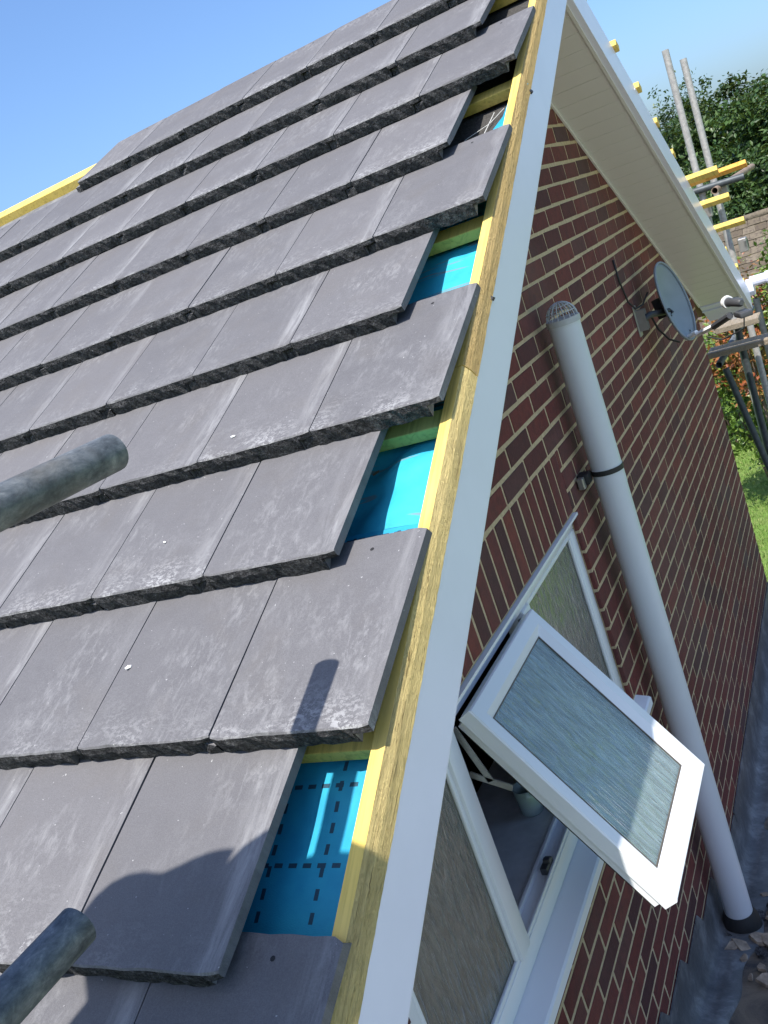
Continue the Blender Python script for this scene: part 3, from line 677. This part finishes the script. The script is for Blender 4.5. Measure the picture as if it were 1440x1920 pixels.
mb = MB(); mb.tube([(.006, 1.50, -.62), (.008, 1.50, -.72), (.010, 1.55, -.83), (.02, 1.62, -.88), (.04, 1.70, -.88), (.06, 1.78, -.84)], .0045, 7); mb.tube([(.05, 1.74, -.93), (.06, 1.80, -1.03), (.09, 1.84, -1.10), (.13, 1.86, -1.13)], .005, 7); mb.build('wall_cable', M_SEAL, dish, True)

# ------------------------------------------------------------------ lower roof against the gable, lead flashing, broken tile
ext = thing('lean_to_roof', 'dark felted lean to roof with grey lead flashing below the gable wall', 'roof', (1.2, .4, GROUND))
def zlow(y): return -3.17 - .25 * y if y < .85 else -3.3825
ys = [-2.4 + i * .13 for i in range(26)] + [.85 + i * .32 for i in range(9)]
mb = MB(); xs_ = [-.004, .1, .25, .5, 1.0, 2.6]
for y in ys:
    for x in xs_: mb.v.append((x, y, zlow(y) + .004 * math.sin(23 * x + 9 * y)))
nx = len(xs_)
for i in range(len(ys) - 1):
    for j in range(nx - 1): mb.f.append((i * nx + j, i * nx + j + 1, (i + 1) * nx + j + 1, (i + 1) * nx + j)); mb.m.append(0)
mb.build('roof_deck', M_ROOFING, ext, True)
mb = MB(); mb.box(-.004, 2.6, 3.41, 3.44, GROUND, -3.36); mb.box(2.6, 2.66, -2.4, 3.44, GROUND, -3.3); mb.build('outer_wall', M_BRICKS, ext)
mb = MB(); mb.box(0.004, 2.66, 3.415, 3.46, -3.43, -3.345, None, 0, .004); mb.build('edge_trim', M_WHITE, ext)
# lead: dressed over the felt and up the wall
mb = MB(); r = np.random.default_rng(4); cols = []
yy = np.linspace(-1.6, 3.38, 150)
for y in yy:
    zl = zlow(y); wv = .004 * math.sin(9 * y) + .003 * math.sin(23 * y + 1); wd = .150 + .02 * math.sin(5 * y) + .012 * math.sin(17 * y) - (.05 if y > 1.0 else 0)
    cols.append([(.0075, y, zl + .20 if y > .85 else zl + .135), (.010, y, zl + .09), (.014, y, zl + .045), (.034 + wv * .4, y, zl + .016), (.08, y, zl + .012 + wv * .25), (wd, y, zl + .010 + abs(wv) * .3), (wd + .004, y, zl - .004)])
k = len(cols[0]); mb.v = [p for c in cols for p in c]
for i in range(len(cols) - 1):
    for j in range(k - 1): mb.f.append((i * k + j, (i + 1) * k + j, (i + 1) * k + j + 1, i * k + j + 1)); mb.m.append(0)
mb.build('lead_apron', M_LEAD, ext, True)
n = 36
while n < 46:                                       # stepped pieces, each tucked into a bed joint
    zt = -.075 * n; y_a = (-3.01 - zt) / .25; y_b = (-3.01 - (zt - .075)) / .25
    if y_a > .84: break
    yb2 = min(y_b, .86)
    mb = MB(); vs = [(.0085, y_a - .04, zlow(y_a - .04) + .06), (.0085, yb2 + .02, zlow(yb2) + .06), (.0085, yb2 + .016, zt - .072), (.0085, yb2 - .035, zt - .004), (.0085, y_a - .012, zt - .004)]; vs = [(x + .0007 * (n % 3), y, z) for x, y, z in vs]
    vs2 = [(.0045, y, z) for _, y, z in vs]; mb.add(vs + vs2, [(0, 1, 2, 3, 4), (9, 8, 7, 6, 5)] + [(i, 5 + i, 5 + (i + 1) % 5, (i + 1) % 5) for i in range(5)])
    mb.build('flashing_step', M_LEAD, ext); n += 1
mb = MB(); mb.box(.0045, .0105, .84, 3.37, -3.205, -3.15); mb.build('flashing_upstand', M_LEAD, ext)
chips = [(.150, .26, .05, 'c'), (.105, .03, .055, 'c'), (.13, -.06, .03, 'c'), (.165, .08, .06, 'c'), (.185, -.02, .045, 'c'), (.15, .43, .03, 'c'), (.20, -.12, .04, 'c'), (.17, -.18, .025, 'c'), (.05, .10, .02, 'c'), (.06, .33, .025, 'c'), (.205, .22, .05, 'c'), (.19, .36, .035, 'c'), (.23, .02, .03, 'c'), (.245, -.10, .04, 'c'), (.14, 1.05, .05, 'c'), (.22, .14, .02, 'c'), (.20, .30, .07, 'c'), (.215, .06, .07, 'c'), (.075, .02, .05, 'c'), (.23, -.2, .06, 'c')]
for i, (x, y, s_, _) in enumerate(chips):
    r = random.Random(40 + i); k = r.randint(5, 7); pts = []
    for q in range(k):
        a = 2 * math.pi * q / k + r.uniform(-.3, .3); rr = s_ * r.uniform(.55, 1.05) * .62; pts.append((rr * math.cos(a) * 1.35, rr * math.sin(a)))
    th = s_ * r.uniform(.18, .3); mb = MB(); vs = [(a, b, 0) for a, b in pts] + [(a * .93, b * .93, th) for a, b in pts]
    mb.add(vs, [tuple(range(k - 1, -1, -1)), tuple(range(k, 2 * k))] + [(q, (q + 1) % k, k + (q + 1) % k, k + q) for q in range(k)])
    me = mb.mesh('tile_fragment', M_CHIP if i % 4 else M_EDGE); o = bpy.data.objects.new('tile_fragment', me); COL.objects.link(o)
    o.location = (x, y, zlow(y) + .013); o.rotation_euler = (-math.atan(.25) + r.uniform(-.15, .15), r.uniform(-.2, .2), r.uniform(0, 6))
    tag(o, 'small broken piece of roof tile lying on the lead by the vent pipe foot', 'debris', 'broken tile pieces on the lower roof')

for (u_, v_, b_, s_, lab) in ((-.308, -2.782, 2, .0060, 'small white crumb lying on the lowest full tile row near the left'), (-.346, -2.478, 3, .0042, 'tiny white crumb lying mid tile right of the scaffold tube'), (-.253, -2.207, 4, .0045, 'tiny white crumb lying above the fourth row tile edge')):
    bm = bmesh.new(); bmesh.ops.create_icosphere(bm, subdivisions=1, radius=s_); r = random.Random(b_)
    for v in bm.verts: v.co = Vector((v.co.x * 1.5, v.co.y * .8, v.co.z * .6)) * r.uniform(.7, 1.15)
    me = bpy.data.meshes.new('mortar_crumb'); bm.to_mesh(me); bm.free(); me.materials.append(M_LNBW); o = bpy.data.objects.new('mortar_crumb', me); COL.objects.link(o)
    vb = V0 + TG * b_ + DV.get(b_, 0); o.location = rp(u_, v_, HB - TT / TG * (v_ - vb) + s_ * .5); o.rotation_euler = (PITCH, 0, r.uniform(0, 3)); tag(o, lab, 'crumb', 'white crumbs on the tiles')
# ------------------------------------------------------------------ scaffold in front
def tube_thing(name, p0, p1, label, group=None, mat=None, r=.0242):
    mb = hollow_tube(p0, p1, r, r - .004, 28); me = mb.mesh(name, mat or M_GALV, True); o = bpy.data.objects.new(name, me); COL.objects.link(o)
    try: me.set_sharp_from_angle(angle=math.radians(50))
    except Exception: pass
    return tag(o, label, 'scaffold tube', group)
tube_thing('scaffold_tube', (.166, -4.3, -.396), (.166, -2.117, -.396), 'weathered steel scaffold tube end over the middle of the tiles', 'scaffold tubes over the eaves')
tube_thing('scaffold_tube', (.137, -4.3, -.853), (.137, -2.428, -.853), 'weathered steel scaffold tube end at the bottom left over the lowest tiles', 'scaffold tubes over the eaves')
tube_thing('scaffold_tube', (.205, -3.62, GROUND), (.205, -3.62, -.30), 'upright scaffold tube carrying the two tubes over the eaves, out of view', 'scaffold tubes over the eaves')
for i in range(4):
    mb = MB(); y1 = -3.10 - .232 * i; mb.box(-.62, 1.9, y1 - .225, y1, -1.655, -1.615, None, 0, .004)
    tag(mb.build('scaffold_board', M_PLANK), ['scaffold board nearest the eaves under the photographer', 'second scaffold board from the eaves under the photographer', 'third scaffold board from the eaves', 'outermost scaffold board behind the photographer'][i], 'scaffold board', 'boards of the near scaffold')

# the photographer, outside the frame: only the shadow on the tiles shows
def skin_body(name, joints, edges, mat, parent, sub=2):
    me = bpy.data.meshes.new(name); me.from_pydata([j[0] for j in joints], edges, []); me.materials.append(mat)
    o = bpy.data.objects.new(name, me); link(o, parent)
    o.modifiers.new('skin', 'SKIN').use_smooth_shade = True; s_ = o.modifiers.new('sub', 'SUBSURF'); s_.levels = s_.render_levels = sub
    if not me.skin_vertices: me.attributes.new('skin', 'FLOAT', 'POINT')
    return o
def skinned(name, joints, edges, mat, parent):
    bm = bmesh.new(); lay = bm.verts.layers.skin.verify(); vs = []
    for i, (p, rr) in enumerate(joints):
        v = bm.verts.new(p); v[lay].radius = (rr, rr) if not isinstance(rr, tuple) else rr; v[lay].use_root = (i == 0); vs.append(v)
    for a, b in edges: bm.edges.new((vs[a], vs[b]))
    me = bpy.data.meshes.new(name); bm.to_mesh(me); bm.free(); me.materials.append(mat)
    o = bpy.data.objects.new(name, me); link(o, parent)
    k = o.modifiers.new('skin', 'SKIN'); k.use_smooth_shade = True
    s_ = o.modifiers.new('sub', 'SUBSURF'); s_.levels = 1; s_.render_levels = 2
    return o
person = thing('person', 'person in dark work clothes standing on the scaffold with arms out to the right', 'person', (-.02, -3.2, -1.615))
SKN = simple('skin', (.50, .30, .21), .55); CLO = simple('dark_work_clothes', (.035, .04, .06), .9); HAIR = simple('short_brown_hair', (.05, .03, .02), .8)
def sh(u, v, t): return tuple(rp(u, v, .21) + SUN * t)          # the point at height t above the tiles whose shadow falls at (u, v)
jn = [(sh(.06, -3.66, .75), .14), (sh(.05, -3.54, .95), .16), (sh(.14, -3.345, 1.12), .235), (sh(-.005, -3.29, 1.2), .13), (sh(-.06, -3.265, 1.24), .11), (sh(-.105, -3.245, 1.26), .105), (sh(-.10, -3.215, 1.30), .08),
    (sh(.16, -3.265, 1.15), .155), (sh(.15, -3.135, 1.15), .10), (sh(.38, -3.25, 1.12), .085), ((.76, -2.99, -.25), .030),
    (sh(-.10, -3.45, 1.10), .085), ((-.06, -2.86, -.42), .052), ((.30, -2.90, -.36), .042), ((.72, -3.02, -.33), .030),
    ((.10, -3.16, -.82), .105), ((.12, -3.16, -1.2), .07), ((.13, -3.22, -1.54), .05), ((.13, -3.10, -1.58), .04),
    ((-.12, -3.16, -.82), .105), ((-.15, -3.20, -1.2), .07), ((-.16, -3.28, -1.54), .05), ((-.16, -3.15, -1.58), .04)]
jn[0] = ((.0, -3.14, -.74), .14); jn[1] = ((.02, -3.06, -.50), .15)
skinned('body', jn, [(0, 1), (1, 2), (2, 3), (3, 4), (4, 5), (5, 6), (2, 7), (7, 8), (8, 9), (9, 10), (2, 11), (11, 12), (12, 13), (13, 14), (0, 15), (15, 16), (16, 17), (17, 18), (0, 19), (19, 20), (20, 21), (21, 22)], CLO, person)

# ------------------------------------------------------------------ scaffold beyond the far eave
FS = 'scaffold behind the far verge'
tube_thing('scaffold_pole', (.078, 4.5, GROUND), (.056, 4.5, .425), 'left weathered pole of the pair rising behind the far verge', FS, M_PALE)
tube_thing('scaffold_pole', (.156, 4.62, GROUND), (.141, 4.62, .335), 'right paler pole of the pair rising behind the far verge', FS, M_PALE)
tube_thing('scaffold_tube', (.165, 4.35, -.585), (.30, 6.0, -.56), 'short rusty open tube end between the projecting yellow battens', FS, simple('rusty_steel', (.26, .19, .14), .7, .3, .4, 25))
tube_thing('scaffold_tube', (-.6, 4.45, -.535), (.36, 4.47, -.56), 'dark cross tube clamped to the two poles behind the battens', FS, M_DGALV)
tube_thing('scaffold_tube', (-.045, 4.0, -1.73), (.10, 5.4, -1.62), 'open tube end under the grey board by the far wall corner', FS)
tube_thing('scaffold_pole', (.105, 4.35, GROUND), (.09, 4.35, -1.56), 'dark pole standing right beside the far wall corner', FS, M_DGALV)
tube_thing('scaffold_pole', (.235, 4.7, GROUND), (.220, 4.7, -1.45), 'dark pole nearest the right edge below the gutter', FS, M_DGALV)
tube_thing('scaffold_brace', (-.03, 4.15, -1.80), (.36, 4.15, -4.4), 'dark diagonal brace crossing in front of the hedge and lawn', FS, M_DGALV)
mb = MB(); mb.box(-.10, .62, 3.95, 4.17, -1.665, -1.625, None, 0, .004); tag(mb.build('scaffold_board', M_PLANK), 'weathered grey board on the scaffold by the far wall corner', 'scaffold board', FS)
mb = MB(); mb.box(-.04, .26, 4.18, 4.40, -1.545, -1.505, Matrix.Translation((0, 0, 0)), 0, .004); tag(mb.build('scaffold_board', M_PLANK), 'short brown board end above the grey board by the far corner', 'scaffold board', FS)
def coupler(P, label):
    t = thing('scaffold_coupler', label, 'coupler', P, FS); P = Vector(P)
    mb = MB(); mb.tube([P + Vector((-.03, 0, 0)), P + Vector((.03, 0, 0))], .036, 14); mb.build('clamp_band', M_GALV, t, True, 40)
    mb = MB(); mb.box(-.03, .03, -.034, .034, -.05, .05, Matrix.Translation(P + Vector((.0, -.035, 0))), 0, .006); mb.build('clamp_jaw', M_STEEL, t)
    mb = MB(); mb.tube([P + Vector((.02, -.06, .03)), P + Vector((.02, -.10, .035))], .009, 6); mb.build('bolt', M_STEEL, t)
coupler((.205, 4.56, -.585), 'steel coupler joining the tubes right of the rusty tube end')
coupler((.080, 4.44, -.70), 'steel coupler low on the left pole behind the verge')
coupler((.245, 4.55, -1.02), 'galvanised coupler under the lowest projecting yellow batten')

# ------------------------------------------------------------------ neighbouring house roof
nb = thing('neighbour_house', 'low neighbouring house with brown tiled roof seen past the far verge', 'house', (.5, 24.0, GROUND))
NRY, NRZ, NP = 24.0, -2.27, math.radians(38); NT_ = Matrix(((1, 0, 0, 0), (0, math.cos(NP), -math.sin(NP), NRY), (0, math.sin(NP), math.cos(NP), NRZ), (0, 0, 0, 1)))
mb = MB(); mb.box(-3.6, 5.0, -4.0, 0, -.10, -.03, NT_)
MNF = Matrix(((1, 0, 0, 0), (0, -math.cos(NP), math.sin(NP), NRY), (0, math.sin(NP), math.cos(NP), NRZ), (0, 0, 0, 1))); mb.box(-3.6, 5.0, -4.0, 0, -.10, -.03, MNF)
nroof = mb.build('roof', simple('brown_roof_core', (.09, .07, .06), .9), nb)
def brown_tile():
    m = NT('lichened_brown_tile'); c = m.coord(); rv, rnd = rand_vec(m, c); n = m.noise(rv, 12, 6, .7, .5); n2 = m.noise(rv, 50, 4, .6)
    col = m.ramp(rnd, [(0, (.090, .072, .050)), (.5, (.120, .098, .070)), (1, (.150, .125, .092))])
    col = m.mix(m.ramp(n, [(.46, 0), (.62, .85)]), col, (.060, .048, .040)); col = m.mix(m.ramp(n2, [(.66, 0), (.8, .7)]), col, (.36, .33, .28))
    return m.done(col, .9, m.bump(n2, .5, .01), 0, .2)
M_BTILE = brown_tile()
mb = MB(); mb.box(-.148, .148, 0, .34, -.025, 0, None, 0, .006); btm = mb.mesh('roof_tile', M_BTILE)
for i in range(14):
    for j in range(15):
        o = bpy.data.objects.new('roof_tile', btm); link(o, nroof); r = random.Random(i * 50 + j)
        o.matrix_basis = NT_ @ Matrix.Translation((-2.9 + j * .30 + (.15 if i % 2 else 0) + r.uniform(-.01, .01), -.34 - i * .25 + r.uniform(-.010, .010), .02 + r.uniform(-.006, .008))) @ Matrix.Rotation(-.085, 4, 'X')
mb = MB()
for j in range(20): mb.tube([(-3.6 + j * .45, NRY, NRZ - .02), (-3.6 + j * .45 + .46, NRY, NRZ - .02)], .10 + .006 * (j % 2), 10)
mb.build('ridge_tile', M_BTILE, nroof, True, 40)
mb = MB(); mb.box(-3.4, 4.8, NRY - 2.8, NRY + 2.8, GROUND, NRZ - 2.25); mb.build('wall', M_BRICKS, nb)

# ------------------------------------------------------------------ foliage
G_TREE = [(0, (.014, .034, .009)), (.35, (.028, .062, .015)), (.7, (.052, .100, .024)), (1, (.105, .155, .045))]
G_HEDGE = [(0, (.030, .065, .010)), (.5, (.085, .150, .022)), (.85, (.170, .240, .045)), (1, (.26, .31, .09))]
G_RED = [(0, (.14, .030, .014)), (.35, (.28, .085, .030)), (.6, (.30, .15, .05)), (.8, (.12, .15, .03)), (1, (.20, .24, .05))]
M_LEAF = leaf_mat('tree_leaf', G_TREE); M_LEAF2 = leaf_mat('dark_tree_leaf', [(p, tuple(x * .72 for x in c)) for p, c in G_TREE]); M_HEDGE = leaf_mat('shrub_leaf', G_HEDGE, .35); M_RED = leaf_mat('red_tipped_leaf', G_RED, .35)
def leaves(name, centre, rad, nclump, per, csize, lsize, mat, parent, seed, shell=.55, zmin=None):
    r = np.random.default_rng(seed); C_ = np.array(centre, float); Rr = np.array(rad, float)
    d = r.normal(size=(nclump, 3)); d /= np.linalg.norm(d, axis=1)[:, None]
    lob = 1 + .20 * np.sin(d[:, 0] * 5 + seed) * np.cos(d[:, 2] * 4 + seed * 2) + .13 * np.sin(d[:, 1] * 9 + d[:, 2] * 7)
    t = (shell + (1 - shell) * r.random(nclump) ** .6) * lob
    cc = C_ + d * t[:, None] * Rr
    n = nclump * per; P = np.repeat(cc, per, 0) + r.normal(size=(n, 3)) * csize * r.uniform(.5, 1.1, (nclump, 1)).repeat(per, 0) * np.array([1, 1, .7])
    nrm = np.repeat(d, per, 0) * .7 + r.normal(size=(n, 3)) * .8 + np.array([0, 0, .6]); nrm /= np.linalg.norm(nrm, axis=1)[:, None]
    a = np.cross(nrm, r.normal(size=(n, 3))); a /= np.linalg.norm(a, axis=1)[:, None]; b = np.cross(nrm, a)
    L = lsize * r.uniform(.65, 1.25, (n, 1)); W_ = L * .52
    V = np.stack([P - a * L * .5, P + b * W_ * .5 + nrm * L * .08, P + a * L * .55, P - b * W_ * .5 + nrm * L * .08], 1)
    if zmin is not None: V[:, :, 2] = np.maximum(V[:, :, 2], zmin)
    me = bpy.data.meshes.new(name); me.from_pydata(V.reshape(-1, 3).tolist(), [], np.arange(4 * n).reshape(-1, 4).tolist()); me.materials.append(mat)
    val = np.clip(np.repeat(r.random(nclump), per) * .5 + r.random(n) * .5, 0, 1)
    at_ = me.attributes.new('rnd', 'FLOAT', 'FACE'); at_.data.foreach_set('value', val.astype(np.float32))
    return link(bpy.data.objects.new(name, me), parent)
def tree(name, label, base, top, rad, nclump, per, csize, lsize, mat, seed, group='trees beyond the house'):
    x, y = base; t = thing(name, label, 'tree', (x, y, GROUND), group); r = random.Random(seed)
    cz = top - rad[2] * 1.05; mb = MB()
    mb.tube([(x, y, GROUND), (x + .1, y, GROUND + (cz - GROUND) * .5), (x + r.uniform(-.3, .3), y + r.uniform(-.3, .3), cz), (x, y, cz + rad[2] * .6)], [rad[0] * .11, rad[0] * .085, rad[0] * .06, .03], 9)
    for i in range(11):
        a = r.uniform(0, 6.28); zz = cz + r.uniform(-.5, .35) * rad[2]; q = r.uniform(.55, .92)
        mb.tube([(x, y, zz - .25 * rad[2]), (x + math.cos(a) * rad[0] * q * .5, y + math.sin(a) * rad[1] * q * .5, zz + .05 * rad[2]), (x + math.cos(a) * rad[0] * q, y + math.sin(a) * rad[1] * q, zz + .3 * rad[2])], [rad[0] * .04, rad[0] * .028, .015], 6)
    mb.build('trunk', M_BARK, t, True); leaves('crown', (x, y, cz), rad, nclump, per, csize, lsize, mat, t, seed)
tree('broadleaf_tree', 'large full green tree filling the right edge behind the poles', (.55, 30.0), 1.85, (3.0, 2.7, 4.3), 2200, 32, .22, .19, M_LEAF, 3)
tree('broadleaf_tree', 'broad dark green tree directly behind the two scaffold poles', (-2.3, 33.0), 1.35, (2.3, 2.2, 4.0), 1700, 32, .21, .19, M_LEAF2, 5)
tree('broadleaf_tree', 'lighter green rounded tree low beside the far verge', (-2.35, 27.5), -.55, (1.3, 1.2, 2.6), 620, 28, .20, .16, M_LEAF, 8)
tree('broadleaf_tree', 'distant thin dark tree with gaps next to the white verge', (-5.6, 44.0), 2.25, (1.5, 1.3, 2.8), 260, 26, .24, .18, M_LEAF2, 12)
tree('broadleaf_tree', 'distant dark tree top just left of the scaffold poles', (-4.15, 42.0), 2.15, (1.6, 1.3, 3.2), 480, 28, .24, .18, M_LEAF2, 14)
tree('broadleaf_tree', 'green tree behind the brown roof at the right edge', (1.4, 28.5), -.1, (1.9, 1.9, 3.2), 420, 28, .26, .17, M_LEAF, 17)
def shrub(label, c, rad, ncl, per, ls, mat, seed, red=None):
    t = thing('shrub', label, 'shrub', (c[0], c[1], GROUND), 'shrubs along the lawn'); r = random.Random(seed); mb = MB()
    for i in range(7): a = r.uniform(0, 6.28); mb.tube([(c[0], c[1], GROUND), (c[0] + math.cos(a) * rad[0] * .6, c[1] + math.sin(a) * rad[1] * .6, c[2] + rad[2] * .4)], [.03, .008], 5)
    mb.build('stem', M_BARK, t); leaves('foliage', c, rad, ncl, per, .13, ls, mat, t, seed, .45, GROUND + .02)
    if red: leaves('red_growth', (c[0] + red[0], c[1] - .2, c[2] + red[2]), red[3], red[1], 18, .12, ls * 1.15, M_RED, t, seed + 90, .3)
shrub('tall red tipped shrub beside the brown neighbouring roof', (-.70, 12.0, -3.05), (.42, .45, 1.0), 120, 22, .095, M_RED, 31)
shrub('bright green shrub at the right edge beside the brown roof', (-.10, 11.6, -2.75), (.42, .45, 1.15), 130, 24, .090, M_HEDGE, 33)
shrub('hedge shrub with orange leaves behind the far wall corner', (-1.05, 13.2, -4.15), (.75, .6, 1.35), 210, 22, .10, M_HEDGE, 35, (.05, 60, .55, (.7, .5, .5)))
shrub('green hedge shrub at the back edge of the lawn by the brick corner', (-2.10, 17.3, -5.05), (.95, .7, 1.3), 220, 22, .12, M_HEDGE, 37)
shrub('leafy green shrub behind the dark scaffold poles', (-.85, 16.6, -4.75), (.95, .7, 1.6), 240, 22, .12, M_HEDGE, 39, (.1, 40, .9, (.7, .5, .45)))
shrub('green shrub low at the right edge above the lawn', (.35, 15.8, -4.6), (.85, .7, 1.7), 220, 22, .12, M_HEDGE, 41)
# grass blades on the visible strip of lawn
r = np.random.default_rng(2); n = 26000; gx = r.uniform(-3.2, .6, n); gy_ = r.uniform(9.5, 17.5, n); hgt = r.uniform(.03, .085, n); az = r.uniform(0, 6.28, n); le = r.normal(0, .025, (n, 2))
V = np.stack([np.stack([gx - .006 * np.cos(az), gy_ - .006 * np.sin(az), np.full(n, GROUND + .002)], 1), np.stack([gx + .006 * np.cos(az), gy_ + .006 * np.sin(az), np.full(n, GROUND + .002)], 1), np.stack([gx + le[:, 0], gy_ + le[:, 1], GROUND + hgt], 1)], 1)
me = bpy.data.meshes.new('grass'); me.from_pydata(V.reshape(-1, 3).tolist(), [], np.arange(3 * n).reshape(-1, 3).tolist())
me.materials.append(leaf_mat('grass_blade', [(0, (.075, .14, .02)), (.6, (.15, .24, .05)), (1, (.32, .35, .12))], .6))
at_ = me.attributes.new('rnd', 'FLOAT', 'FACE'); at_.data.foreach_set('value', r.random(n).astype(np.float32))
tag(link(bpy.data.objects.new('grass', me)), 'short grass blades on the sunlit lawn', 'grass', None, 'stuff')
